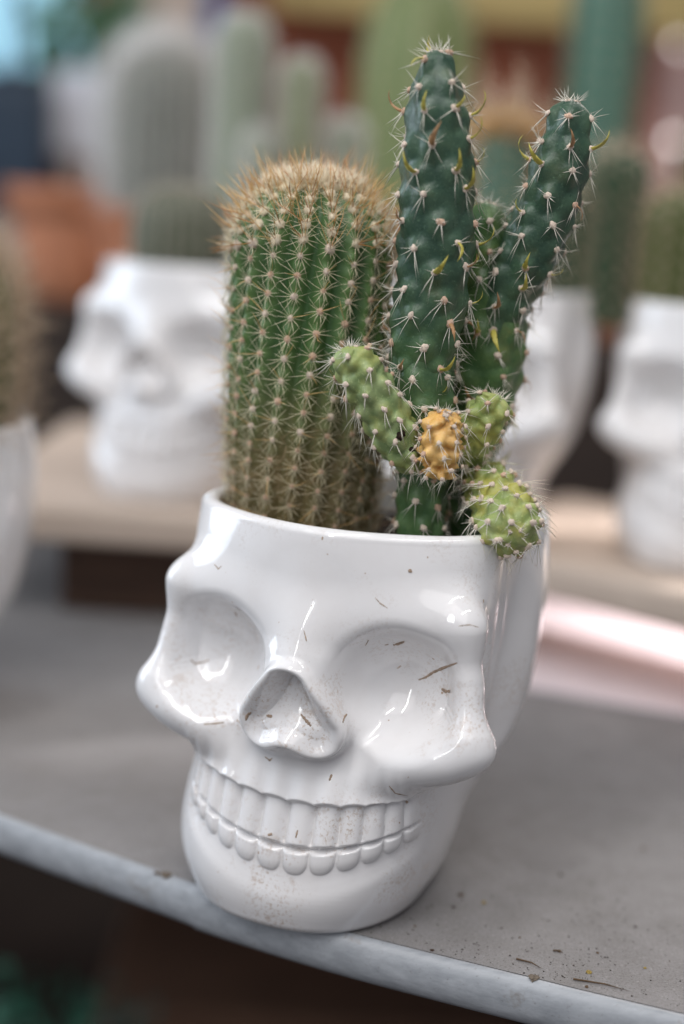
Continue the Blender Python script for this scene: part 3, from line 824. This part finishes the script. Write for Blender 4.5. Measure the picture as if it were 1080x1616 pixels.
# dense tan bristles round the corky foot and long pale ones at the crown
rr = random.Random(21); low, crown = [], []
for k in range(1500):
    an = rr.uniform(0, 6.283); z = rr.random() ** 1.3 * hb * 0.34; r = 0.0262 * (0.88 + 0.1 * min(1, z / (hb * .35)))
    n = Vector((math.sin(an), -math.cos(an), 0)); d = (n * rr.uniform(0.2, 0.9) + Vector((-n.y, n.x, 0)) * rr.gauss(0, 0.7) + Vector((0, 0, rr.gauss(-0.2, 0.7)))).normalized()
    P = n * r + Vector((0, 0, z)); low.append((P, P + d * rr.uniform(0.003, 0.0065), 0.00010, d.orthogonal() * 0.0004))
for k in range(300):
    an = rr.uniform(0, 6.283); q = 0.0262 * math.sqrt(rr.uniform(0.15, 1.0)); z = hb - 0.025 + 0.025 * max(0, 1 - (q / 0.0264) ** 2.3) ** (1 / 2.3)
    n = Vector((math.sin(an) * q / 0.0262 * 1.1, -math.cos(an) * q / 0.0262 * 1.1, 0.8)).normalized()
    d = (n + Vector((rr.gauss(0, 0.3), rr.gauss(0, 0.3), 0.25 + rr.gauss(0, 0.2)))).normalized()
    P = Vector((math.sin(an) * q, -math.cos(an) * q, z - 0.0004)); crown.append((P, P + d * rr.uniform(0.007, 0.0160), 0.00017, d.orthogonal() * 0.0004))
tag(link('spines', spines_mesh('spines', low), spine_mat('tan_bristle', (0.34, 0.25, 0.14)), barrel), kind='stuff')
tag(link('spines', spines_mesh('spines', crown), M_SP_GOLD, barrel), kind='stuff')

# ------------------------------------------------------------------ branching cactus
def leaf_mesh():
    V, F = [], []; K = 6; N = 7
    for i in range(N):
        t = i / (N - 1); c = Vector((0, 0.75 * (1 - math.cos(t * 1.9)), 0.85 * math.sin(t * 1.9))); r = 0.15 * (1 - t) ** 0.6 * (0.75 + 0.5 * math.sin(3.1 * min(1, t * 1.3))) + 0.004
        for k in range(K):
            a = 2 * math.pi * k / K; V.append((c.x + math.cos(a) * r, c.y + math.sin(a) * r * 0.6, c.z + math.sin(a) * r * 0.5))
    for i in range(N - 1):
        for k in range(K): F.append((i * K + k, i * K + (k + 1) % K, (i + 1) * K + (k + 1) % K, (i + 1) * K + k))
    me = mesh_np('leaf', V, F); me.materials.append(M_LEAF); return me
LEAF = leaf_mesh(); LEAF2 = LEAF.copy(); LEAF2.materials.clear(); LEAF2.materials.append(M_LEAF2)

def stem(parent, name, pts, mat, nper=6, spacing=0.0076, amp=0.0015, ar=0.0011, nsp=(3, 6), slen=0.0075, leaves=0.0, seed=1, tip=1.0, root_open=True, srad=0.00014, label=None, areole=None, wrinkle=0.0, smat=None):
    """pts: picture points with depth and half width; the skin carries a spiral of low warts, each with a woolly cushion and needles"""
    rr = random.Random(seed)
    C = [at(p[0], p[1], p[2]) for p in pts]; RD = [px2m(p[3], c) for p, c in zip(pts, C)]
    # dense centre line
    ctr, rad = [], []
    n = len(C)
    for i in range(n - 1):
        g = lambda k: C[max(0, min(n - 1, i + k))]
        h = lambda k: RD[max(0, min(n - 1, i + k))]
        for j in range(30):
            t = j / 30
            f = lambda a, b, c, d: 0.5 * ((2 * b) + (c - a) * t + (2 * a - 5 * b + 4 * c - d) * t * t + (3 * b - a - 3 * c + d) * t ** 3)
            ctr.append(f(g(-1), g(0), g(1), g(2))); rad.append(f(h(-1), h(0), h(1), h(2)))
    ctr.append(C[-1]); rad.append(RD[-1])
    L = [0.0]
    for i in range(1, len(ctr)): L.append(L[-1] + (ctr[i] - ctr[i - 1]).length)
    tot = L[-1]; Ln = np.array(L); cx = np.array([c[:] for c in ctr]); rd = np.array(rad)
    step = 0.0006; ns = max(20, int(tot / step)); ss = np.linspace(0, tot, ns)
    # finer towards the rounded tip
    capl = min(tot * 0.4, RD[-1] * tip)
    ss = np.concatenate([ss[ss < tot - capl], tot - capl + capl * np.sin(np.linspace(0, np.pi / 2, 22))])
    P = np.stack([np.interp(ss, Ln, cx[:, k]) for k in range(3)], -1); Rr = np.interp(ss, Ln, rd)
    tt = np.clip((ss - (tot - capl)) / capl, 0, 1); Rr = Rr * np.sqrt(np.clip(1 - tt ** 2.2, 0, 1)) + 1e-5
    if not root_open:
        cb = RD[0]; tb = np.clip(1 - ss / cb, 0, 1); Rr = Rr * np.sqrt(np.clip(1 - tb ** 2.2, 0, 1)) + 1e-5
    # parallel frames
    T = np.gradient(P, axis=0); T /= np.linalg.norm(T, axis=1, keepdims=True) + 1e-12
    U = np.zeros_like(P); u = np.array([0, -1.0, 0.05]); u -= T[0] * u.dot(T[0]); u /= np.linalg.norm(u); U[0] = u
    for i in range(1, len(P)):
        u = u - T[i] * u.dot(T[i]); u /= np.linalg.norm(u) + 1e-12; U[i] = u
    Wv = np.cross(T, U)
    # areole lattice (arc, angle)
    sp = []; s = spacing * 0.4; row = 0
    off0 = rr.uniform(0, 6.28)
    while s < tot - capl * 0.12:
        r_here = float(np.interp(s, ss, Rr)); k = max(3, int(round(nper * min(1, r_here / max(RD) * 1.25))))
        for j in range(k):
            sp.append((s + rr.uniform(-0.16, 0.16) * spacing, (off0 + 2 * math.pi * (j + 0.5 * (row % 2)) / k + rr.uniform(-0.12, 0.12) + 0.12 * row) % (2 * math.pi)))
        s += spacing * rr.uniform(0.92, 1.08) * (0.85 if s > tot - capl * 1.3 else 1); row += 1
    sp = np.array(sp)
    K = 60; ang = np.linspace(0, 2 * np.pi, K, endpoint=False)
    S, A = np.meshgrid(ss, ang, indexing='ij')
    Rm = Rr[:, None]
    D = np.zeros_like(S)
    for (s0, a0) in sp:
        ds = S - s0; da = (A - a0 + np.pi) % (2 * np.pi) - np.pi
        m = np.abs(ds) < spacing * 2
        w = Rm * da
        sig = 2 * math.pi * np.interp(s0, ss, Rr) / nper * 0.36
        e = np.exp(-(ds / (spacing * 0.42 + (ds < 0) * spacing * 0.25)) ** 2 - (w / sig) ** 2)
        D = np.maximum(D, np.where(m, e, 0))
    if wrinkle:
        rng = np.random.default_rng(seed)
        for q in range(26):
            s0, a0 = rng.uniform(0, tot), rng.uniform(0, 2 * np.pi); da = (A - a0 + np.pi) % (2 * np.pi) - np.pi
            D = D - wrinkle * np.exp(-((S - s0 + 0.3 * Rm * da * rng.normal()) / 0.0007) ** 2 - (Rm * da / 0.0035) ** 2)
    disp = amp * (D - 0.35) * np.clip(Rm / (max(RD) * 0.5), 0, 1)
    RR = Rm + disp
    V = P[:, None, :] + U[:, None, :] * (np.cos(A) * RR)[..., None] + Wv[:, None, :] * (np.sin(A) * RR)[..., None]
    ns = len(ss); idx = np.arange(ns * K).reshape(ns, K)
    F = np.stack([idx[:-1], np.roll(idx[:-1], -1, 1), np.roll(idx[1:], -1, 1), idx[1:]], -1).reshape(-1, 4)
    me = mesh_np(name, V.reshape(-1, 3), F)
    at_ = me.attributes.new('bumpy', 'FLOAT', 'POINT'); at_.data.foreach_set('value', D.astype(np.float32).ravel())
    o = link(name, me, mat, parent)
    if label: o['label'] = label
    items = []
    for (s0, a0) in sp:
        p = np.array([np.interp(s0, ss, P[:, k]) for k in range(3)]); t = np.array([np.interp(s0, ss, T[:, k]) for k in range(3)])
        uu = np.array([np.interp(s0, ss, U[:, k]) for k in range(3)]); ww = np.array([np.interp(s0, ss, Wv[:, k]) for k in range(3)])
        r0 = float(np.interp(s0, ss, Rr))
        dr = (float(np.interp(s0 + 0.001, ss, Rr)) - float(np.interp(s0 - 0.001, ss, Rr))) / 0.002
        nn = Vector(uu * math.cos(a0) + ww * math.sin(a0)); tv = Vector(t)
        pos = Vector(p) + nn * (r0 + amp * 0.62); nm = (nn - tv * max(-6, min(0.8, dr))).normalized(); nm2 = (nm + tv * 0.35).normalized()
        put(areole or (AREOLE2 if rr.random() < 0.3 else AREOLE), 'areole', o, pos, nm2, ar, rr.uniform(0, 6), (ar * rr.uniform(.8, 1.1), ar * rr.uniform(.9, 1.3), ar * rr.uniform(0.9, 1.2)))
        if rr.random() < leaves:
            sd = nm.cross(tv)
            put(LEAF if rr.random() < 0.6 else LEAF2, 'leaf', o, pos - nm * 0.0002, (nm + sd * rr.gauss(0, 0.25)).normalized(), 0.0058 * rr.uniform(0.6, 1.25), rr.uniform(-0.5, 0.5) + math.pi * (rr.random() < 0.25))
        down = Vector((0, 0, -1)); down = (down - nm * down.dot(nm))
        down = down.normalized() if down.length > 0.2 else -tv
        side = nm.cross(down)
        for q in range(rr.randint(*nsp)):
            if q < 3: d = down * rr.uniform(0.5, 1.2) + side * rr.gauss(0, 0.45) + nm * rr.uniform(0.25, 0.7); ll = slen * rr.uniform(0.6, 1.25)
            else: d = side * rr.choice((-1, 1)) * rr.uniform(0.4, 1) + down * rr.gauss(-0.2, 0.5) + nm * rr.uniform(0.3, 0.9); ll = slen * rr.uniform(0.3, 0.75)
            items.append((pos, pos + d.normalized() * ll, srad * rr.uniform(0.7, 1.15), d.orthogonal() * ll * 0.02))
        for q in range(4):
            d = nm * 0.7 + Vector((rr.gauss(0, 0.6), rr.gauss(0, 0.6), rr.gauss(0, 0.6))); items.append((pos, pos + d.normalized() * 0.0022, srad * 0.6, (0, 0, 0)))
    tv = Vector(T[-1]); e = Vector(P[-1])
    for q in range(7):
        an = 6.283 * q / 7 + rr.uniform(-.3, .3); sd = Vector(U[-1]) * math.cos(an) + Vector(Wv[-1]) * math.sin(an)
        pos = e - tv * 0.0009 + sd * RD[-1] * rr.uniform(.2, .75)
        put(AREOLE, 'areole', o, pos, (tv + sd * .5).normalized(), ar * rr.uniform(.7, 1.0), q)
        for w in range(5):
            d = tv * rr.uniform(.2, 1) + sd * rr.uniform(.1, 1) + Vector((rr.gauss(0, .4), rr.gauss(0, .4), rr.gauss(0, .3)))
            items.append((pos, pos + d.normalized() * slen * rr.uniform(.25, .65), srad, (0, 0, 0)))
    tag(link('spines', spines_mesh('spines', items), smat or M_SP_WHITE, o), kind='stuff')
    return o
SB = on_z(690, 862, 0.1135)
chol = empty('branching_cactus', (SB.x, 0.445, 0.1135)); tag(chol, 'dark green branching cactus with white needles, pale side pads and an orange shrivelled bud', 'cactus')
bpy.context.view_layer.update()
# stems are built in world space; parent them with the inverse of the root's place
def under(o): o.location = -Vector(chol.location)
st = [
 stem(chol, 'lower_stem', [(664, 880, .441, 37), (664, 820, .441, 38), (667, 760, .440, 38), (667, 690, .439, 47), (664, 620, .438, 51), (666, 560, .4375, 47), (669, 535, .4375, 38)], M_STEM, 6, .0080, .0018, .00115, nsp=(4, 7), seed=3),
 stem(chol, 'main_stem', [(664, 625, .4385, 30), (666, 580, .438, 46), (672, 520, .437, 54), (684, 440, .436, 57), (689, 360, .435, 58), (690, 270, .434, 56), (689, 190, .433, 47), (688, 130, .433, 36), (688, 98, .433, 26), (688, 78, .433, 15)], M_STEM, 6, .0076, .0019, .00118, nsp=(5, 8), leaves=.42, seed=9, slen=.0095),
 stem(chol, 'back_stem', [(734, 890, .462, 38), (734, 800, .461, 40), (738, 720, .460, 44), (752, 640, .459, 55), (764, 570, .458, 62), (768, 500, .457, 60), (762, 430, .457, 46), (765, 360, .457, 36), (772, 318, .457, 26)], M_STEM2, 6, .0078, .0018, .00108, nsp=(4, 7), leaves=.36, seed=13, slen=.0085),
 stem(chol, 'branch', [(772, 520, .455, 46), (800, 455, .453, 47), (836, 395, .450, 46), (864, 330, .448, 45), (882, 270, .446, 43), (895, 215, .445, 36), (900, 172, .445, 27), (902, 156, .445, 18)], M_STEM, 6, .0074, .0018, .00108, nsp=(5, 8), leaves=.36, seed=17, slen=.0088),
 stem(chol, 'side_pad', [(660, 735, .432, 22), (634, 700, .429, 34), (605, 650, .427, 36), (577, 602, .425, 35), (555, 563, .424, 32), (549, 546, .424, 25)], M_YOUNG, 6, .0056, .0021, .00095, nsp=(3, 5), slen=.0080, seed=23, label='pale green pad leaning left', wrinkle=.35),
 stem(chol, 'dead_bud', [(690, 757, .424, 20), (694, 725, .423, 29), (697, 690, .422, 29), (700, 662, .422, 26), (702, 645, .422, 16)], M_DEAD, 7, .0040, .0030, .00080, nsp=(2, 4), slen=.0065, seed=29, root_open=False, label='shrivelled orange bud', wrinkle=.7),
 stem(chol, 'side_pad', [(735, 720, .440, 24), (746, 692, .436, 31), (764, 662, .433, 32), (783, 636, .431, 27), (790, 624, .431, 18)], M_YOUNG2, 6, .0048, .0024, .00090, nsp=(3, 6), slen=.0072, seed=31, label='short yellowish green pad', wrinkle=.4),
 stem(chol, 'hanging_pad', [(752, 742, .446, 24), (772, 768, .437, 36), (790, 800, .427, 43), (806, 832, .415, 45), (816, 852, .408, 38)], M_YOUNG2, 8, .0045, .0028, .00100, nsp=(3, 5), slen=.0078, seed=37, label='knobbly pale pad hanging over the rim', tip=1.2),
]
for o in st: under(o)
for (px, py, Y, s) in ((629, 690, .4215, .0016), (650, 712, .424, .0014), (636, 684, .4215, .0011)):
    p = at(px, py, Y); bm = bmesh.new(); bmesh.ops.create_icosphere(bm, subdivisions=2, radius=s)
    for v in bm.verts: v.co *= rr.uniform(0.7, 1.25); v.co.x *= 0.8
    me = bpy.data.meshes.new('dry_scab'); bm.to_mesh(me); bm.free()
    o = link('dry_scab', me, M_SOIL, chol); o.location = p - Vector(chol.location)
    o.data.polygons.foreach_set('use_smooth', [True] * len(o.data.polygons))

# ------------------------------------------------------------------ cacti behind
def skin(name, a, b):
    m = Mt(name, a, 0.5, 0.4)
    at_ = m.n('ShaderNodeAttribute', attribute_name='ridge')
    c = m.mix(m.ramp(at_.outputs['Fac'], [(0.1, 0.0), (0.9, 1.0)]), a, b)
    c = m.mix(m.ramp(m.noise(90, 4), [(0.4, 0.0), (0.8, 0.5)]), c, b)
    m.color(c); return m.m
S_GREY = skin('grey_green_skin', (0.06, 0.075, 0.045), (0.12, 0.14, 0.09))
S_FUZZ = skin('pale_grey_skin', (0.16, 0.21, 0.13), (0.25, 0.30, 0.20))
S_LIGHT = skin('light_green_skin', (0.13, 0.175, 0.06), (0.23, 0.27, 0.115))
S_TEAL = skin('blue_green_skin', (0.045, 0.13, 0.10), (0.10, 0.21, 0.15))
S_DARK = skin('deep_green_skin', (0.015, 0.045, 0.022), (0.035, 0.085, 0.04))
S_OLIVE = skin('olive_skin', (0.055, 0.075, 0.02), (0.11, 0.13, 0.04))
SP_GREY = spine_mat('grey_bristle', (0.38, 0.37, 0.32)); SP_WH = spine_mat('white_hair', (0.86, 0.85, 0.83)); SP_BEIGE = spine_mat('beige_bristle', (0.60, 0.46, 0.32))
def in_pot(px, topy, Y, z0, rad, **k):
    t = at(px, topy, Y); return Vector((t.x, Y, z0)), t.z - z0
ZR = ZB + 0.113
b, h = in_pot(290, 290, .800, ZR, .027)
ribbed('round_cactus', b, h, .0275, 24, S_GREY, 'small round grey green cactus in the skull pot on the board', dome=min(h * .8, .026), foot=.8, rib=.05, spacing=.005, areole_r=.0010, amat=M_AREOLE, radial=(10, .0045, .00012, SP_GREY, .35), seed=3, nz=30, per=8)
b, h = in_pot(20, 360, .588, 0.1125, .03)
ribbed('bristly_cactus', (-0.176, .572, .1125), h, .040, 22, S_OLIVE, 'dark olive cactus wrapped in beige bristles in the pot at the picture edge', dome=.04, foot=.8, rib=.09, spacing=.006, areole_r=.0014, radial=(7, .0120, .00016, SP_BEIGE, .75), central=(4, .020, .00020, SP_BEIGE, .9), seed=4, nz=40, per=8)
for (px, ty, Y, rad, sd, lb) in ((388, 22, .962, .0178, 5, 'tallest white woolly column in the skull pot behind the golden barrel'), (478, 92, .955, .0135, 6, 'shorter yellowish woolly column beside the tallest white one'),
                                 (412, 205, .935, .0110, 7, 'lowest woolly grey column, a stub before the tallest white one'), (548, 186, .958, .0120, 8, 'pale woolly column half hidden behind the golden crown')):
    b, h = in_pot(px, ty, Y, ZR, rad)
    ribbed('woolly_column', b, h, rad, 20, S_FUZZ if sd != 6 else S_LIGHT, lb, dome=rad * 1.3, foot=.95, rib=.05, spacing=.0048, areole_r=.0008, radial=(10, .0070, .00011, SP_WH, .75), seed=sd, nz=40, per=6, group='woolly columns in one pot')
b, h = in_pot(800, 204, .720, ZR, .0115)
ribbed('golden_cactus', b, h, .0135, 9, S_TEAL, 'slim green cactus with long golden crown spines behind the branching cactus', dome=.012, foot=.95, rib=.16, spacing=.0075, areole_r=.0012, amat=M_AREOLE, radial=(7, .007, .00016, M_SP_GOLD, .7), top_spines=(5, .034, .00036, SP_BEIGE, 1.1, .84), wool=(420, .0125, .015, .00026, M_SP_GOLD), seed=15, nz=40, per=10)
ribbed('dark_cactus', (at(925, 300, .745).x, .745, ZR), at(925, 300, .745).z - ZR, .0165, 11, S_DARK, 'dark green ribbed cactus with sparse beige spines, shorter of the pair', dome=.018, foot=.9, rib=.16, spacing=.010, areole_r=.0013, radial=(7, .012, .00020, SP_BEIGE, .8), seed=16, nz=40, per=10, group='dark cacti behind the branch')
ribbed('dark_cactus', (at(975, 300, .735).x, .735, ZR), at(975, 235, .735).z - ZR, .0155, 10, S_DARK, 'dark green ribbed cactus with sparse beige spines, taller of the pair', dome=.018, foot=.9, rib=.16, spacing=.010, areole_r=.0013, radial=(7, .012, .00020, SP_BEIGE, .8), seed=18, nz=40, per=10, group='dark cacti behind the branch')
b, h = in_pot(1085, 300, .715, ZR, .02)
ribbed('olive_cactus', b, h, .021, 12, S_OLIVE, 'olive green ribbed cactus with beige spines in the skull pot at the board end', dome=.020, foot=.9, rib=.14, spacing=.009, areole_r=.0013, radial=(7, .010, .0002, SP_BEIGE, .8), seed=19, nz=40, per=10)

# terracotta pots further back
M_TERRA = plain('terracotta', (0.40, 0.155, 0.075), 0.8, 0.25, 40)
M_WHITEPOT = plain('pale_plastic', (0.62, 0.62, 0.66), 0.5, 0.08, 30)
def lathe(name, prof_, mat, parent=None, n=40):
    V, F = [], []
    for (r, z) in prof_:
        for j in range(n): V.append((r * math.cos(6.28319 * j / n), r * math.sin(6.28319 * j / n), z))
    for i in range(len(prof_) - 1):
        for j in range(n): F.append((i * n + j, i * n + (j + 1) % n, (i + 1) * n + (j + 1) % n, (i + 1) * n + j))
    return link(name, mesh_np(name, V, F), mat, parent)
def flower_pot(name, loc, r, h, mat, label, group=None):
    root = empty(name, loc); tag(root, label, 'pot', group)
    lathe('body', [(0.001, 0), (r * .70, 0), (r * .72, .003), (r * .92, h * .78), (r * .90, h * .78 + .001)], mat, root)
    lathe('rim', [(r * .90, h * .78), (r, h * .78), (r * 1.02, h * .80), (r * 1.02, h - .003), (r, h), (r * .92, h), (r * .90, h - .004), (r * .88, h * .82)], mat, root)
    lathe('soil', [(0.001, h * .86), (r * .45, h * .865), (r * .89, h * .85)], M_SOIL, root)
    return root
ZT = 0.13   # top of the rear bench
BY = 1.16
tag(box('bench', -1.4, 1.4, BY, 1.75, -0.015, ZT, wood('dark_bench_wood', (0.020, 0.014, 0.012), (0.04, 0.028, 0.022)), bev=0.004), 'dark wooden bench behind the boards, carrying the rear pots', 'bench')
def rear(px, topy, Y, rad, potr, poth, mat, lab, plab, pmat=None, kind='column_cactus', **k):
    t = at(px, topy, Y)
    flower_pot('terracotta_pot' if pmat is None else 'plastic_pot', (t.x, Y, ZT), potr, poth, pmat or M_TERRA, plab)
    return ribbed(kind, (t.x, Y, ZT + poth * .86), t.z - ZT - poth * .86, rad, k.pop('nr', 8), mat, lab, **k)
rear(672, -50, 1.24, .050, .060, .09, S_LIGHT, 'broad light green column behind the tallest dark stem', 'terracotta pot on the bench under the broad light green column', dome=.10, foot=.95, rib=.10, spacing=.016, areole_r=.002, radial=(5, .006, .0003, SP_BEIGE, .6), seed=31, nz=40, per=10)
rear(968, -70, 1.24, .031, .050, .09, S_TEAL, 'tall blue green ribbed column behind the dark cacti', 'terracotta pot on the bench under the blue green column', dome=.04, foot=.95, rib=.14, spacing=.015, areole_r=.002, radial=(6, .009, .0003, SP_BEIGE, .7), seed=32, nz=40, per=10)
rear(262, 66, 1.26, .046, .058, .085, S_GREY, 'thick cactus wrapped in long white hair standing on the bench', 'terracotta pot on the bench under the white haired cactus', kind='white_haired_cactus', dome=.05, foot=.9, rib=.06, spacing=.006, nr=24, areole_r=.0012, radial=(10, .022, .00022, SP_WH, .85), seed=33, nz=40, per=6)
rear(140, 330, 1.32, .035, .075, .10, S_LIGHT, 'low yellow green cactus in a wide terracotta pot', 'wide terracotta pot on the bench holding the low yellow green cactus', dome=.03, foot=.9, rib=.12, spacing=.010, areole_r=.0015, radial=(7, .008, .0003, SP_BEIGE, .7), seed=34, nz=24, per=8)
rear(1150, 180, 1.34, .040, .060, .10, S_OLIVE, 'olive column standing on the bench beside the blue green column', 'terracotta pot on the bench under the olive column', dome=.05, foot=.9, rib=.12, spacing=.012, areole_r=.0018, radial=(7, .010, .0003, SP_BEIGE, .7), seed=35, nz=30, per=8)

# ------------------------------------------------------------------ far background
M_WALL = plain('terracotta_wall', (0.34, 0.105, 0.055), 0.85, 0.35, 6)
M_BEIGE = plain('beige_panel', (0.62, 0.50, 0.42), 0.8, 0.12, 8)
M_YEL = plain('yellow_beam_paint', (0.52, 0.39, 0.15), 0.6, 0.12, 20)
M_NAVY = plain('navy_plastic', (0.012, 0.03, 0.055), 0.4, 0.3, 12)
M_BLUE = plain('blue_post_paint', (0.05, 0.12, 0.32), 0.5, 0.1, 12)
YW = 2.2
def wallbox(name, x0p, x1p, y0p, y1p, Y, mat, thick=0.03, bev=0.004):
    a = at(x0p, (y0p + y1p) / 2, Y); b_ = at(x1p, (y0p + y1p) / 2, Y); t = at((x0p + x1p) / 2, y0p, Y); u = at((x0p + x1p) / 2, y1p, Y)
    return box(name, a.x, b_.x, Y, Y + thick, u.z, t.z, mat, bev=bev)
wall = box('wall', -0.42, 1.7, YW, YW + 0.05, -0.6, 2.2, M_WALL, bev=0); wall['kind'] = 'structure'
tag(wallbox('ceiling_beam', 425, 1500, -60, 48, 2.05, M_YEL, .08), 'yellow painted beam running along the terracotta wall', 'beam')
tag(wallbox('wall_panel', 175, 345, -120, 270, 2.10, M_BEIGE, .02), 'pale beige panel on the wall behind the white haired cactus', 'panel')
tag(wallbox('post', 326, 352, -150, 75, 1.95, M_BLUE, .03), 'blue painted post beside the beige panel', 'post')
tag(wallbox('wall_panel', 1035, 1300, 52, 330, 2.10, plain('dusty_pink_panel', (0.50, 0.33, 0.30), .8, .2, 10), .02), 'dusty pink panel on the wall beside the blue green column', 'panel')
# small glowing chips added to imitate sunlit glints
mg = Mt('glint_glow', (0.9, 0.9, 0.9), 0.3); mg.b.inputs['Emission Color'].default_value = (1.0, 0.97, 0.95, 1); mg.b.inputs['Emission Strength'].default_value = 3.2
for (px, py, w) in ((1064, 222, 5), (1080, 262, 6), (1072, 70, 4)):
    tag(wallbox('glint_chip', px - w, px + w, py - w * 1.4, py + w * 1.4, 2.085, mg.m, .01, .002), 'small bright gap added as a glowing chip on the dusty pink panel', 'glint', 'glints on the panel')
# window with daylight behind it
wr = empty('window', at(40, 120, 2.15)); tag(wr, 'bright window with pale blue daylight and dark frame', 'window')
mw = Mt('daylight_pane', (0.3, 0.6, 0.75), 0.2)
mw.b.inputs['Emission Color'].default_value = (0.42, 0.74, 0.92, 1); mw.b.inputs['Emission Strength'].default_value = 0.95
def wpart(name, *a):
    o = wallbox(name, *a); o.parent = wr; o.location = -Vector(wr.location)
wpart('pane', -160, 12, -160, 125, 2.16, mw.m, .01, .001)
wpart('pane', 28, 130, -160, 105, 2.16, mw.m, .01, .001)
wpart('mullion', 11, 29, -160, 130, 2.14, M_NAVY, .02, .002)
wpart('sill', -170, 150, 104, 150, 2.12, M_NAVY, .05, .003)
side = box('wall', -2.2, -0.42, 2.26, 2.3, -0.6, 2.2, M_BEIGE, bev=0); side['kind'] = 'structure'
tag(wallbox('storage_crate', -140, 72, 132, 345, 1.62, M_NAVY, .12, .008), 'dark navy storage crate under the bright window', 'crate')
tag(wallbox('cardboard_box', 82, 172, 110, 245, 1.66, M_WHITEPOT, .10, .006), 'pale lavender box next to the navy crate', 'box')
def bush(name, px, py, Y, rad, n, cols, label, seed):
    rr = random.Random(seed); c = at(px, py, Y); root = empty(name, c); tag(root, label, 'plant')
    V, F = [], []
    for k in range(n):
        d = Vector((rr.gauss(0, 1), rr.gauss(0, 1), rr.gauss(0, .8))).normalized() * rad * rr.random() ** .4
        a = Vector((rr.gauss(0, 1), rr.gauss(0, 1), rr.gauss(0, 1))).normalized(); b2 = a.orthogonal().normalized(); s = rad * rr.uniform(.16, .30)
        k0 = len(V); V += [d - a * s, d + b2 * s * .4, d + a * s, d - b2 * s * .4]; F.append((k0, k0 + 1, k0 + 2, k0 + 3))
    tag(link('foliage', mesh_np('foliage', [tuple(v) for v in V], F, False), plain(name + '_leaf', cols, .5, .4, 20), root), kind='stuff')
    lathe('stem', [(.004, -rad * 1.6), (.003, 0)], M_WOOD_DARK, root, 8)
    return root
bush('leafy_plant', 150, 50, 1.95, .085, 260, (0.07, 0.20, 0.10), 'soft green leafy plant in front of the bright window', 3)
# added pale sheet standing in for the sunlit pinkish patch of shelf
M_PINK = Mt('sun_patch_pink', (0.80, 0.71, 0.74), 0.4, 0.5).m
ps = [on_z(830, 1068, 0), on_z(1130, 1180, 0)]
tag(box('sun_patch_sheet', -0.03, 0.42, -0.02, 0.30, 0.0, 0.002, M_PINK, loc=(ps[0].x, ps[0].y, 0.0002), rz=R(-20), bev=0.0006), 'added pale pink sheet standing in for a sunlit patch of the grey shelf', 'sheet')
# under the shelf
g = box('ground', -3, 3, -0.6, 2.4, -0.75, -0.70, plain('dark_floor', (0.035, 0.026, 0.022), 0.9, 0.4, 5), bev=0); g['kind'] = 'structure'
tag(box('cardboard_box', -0.16, 0.16, 0.95, 1.3, -0.70, -0.36, plain('brown_card', (0.20, 0.11, 0.07), .9, .2, 10), bev=.006), 'brown cardboard box on the floor below the shelf', 'box')
tag(box('storage_crate', 0.17, 0.62, 0.80, 1.15, -0.70, -0.30, plain('blue_plastic', (0.03, 0.06, 0.12), .4, .2, 10), bev=.01), 'dull blue plastic crate on the floor below the shelf', 'crate')
bush('leafy_plant', 60, 1592, .78, .040, 60, (0.05, 0.20, 0.13), 'blue green leafy plant on the floor below the shelf', 8)
bush('leafy_plant', 180, 1612, .86, .034, 50, (0.09, 0.17, 0.14), 'greyish green leafy plant on the floor, beside the blue green one', 9)
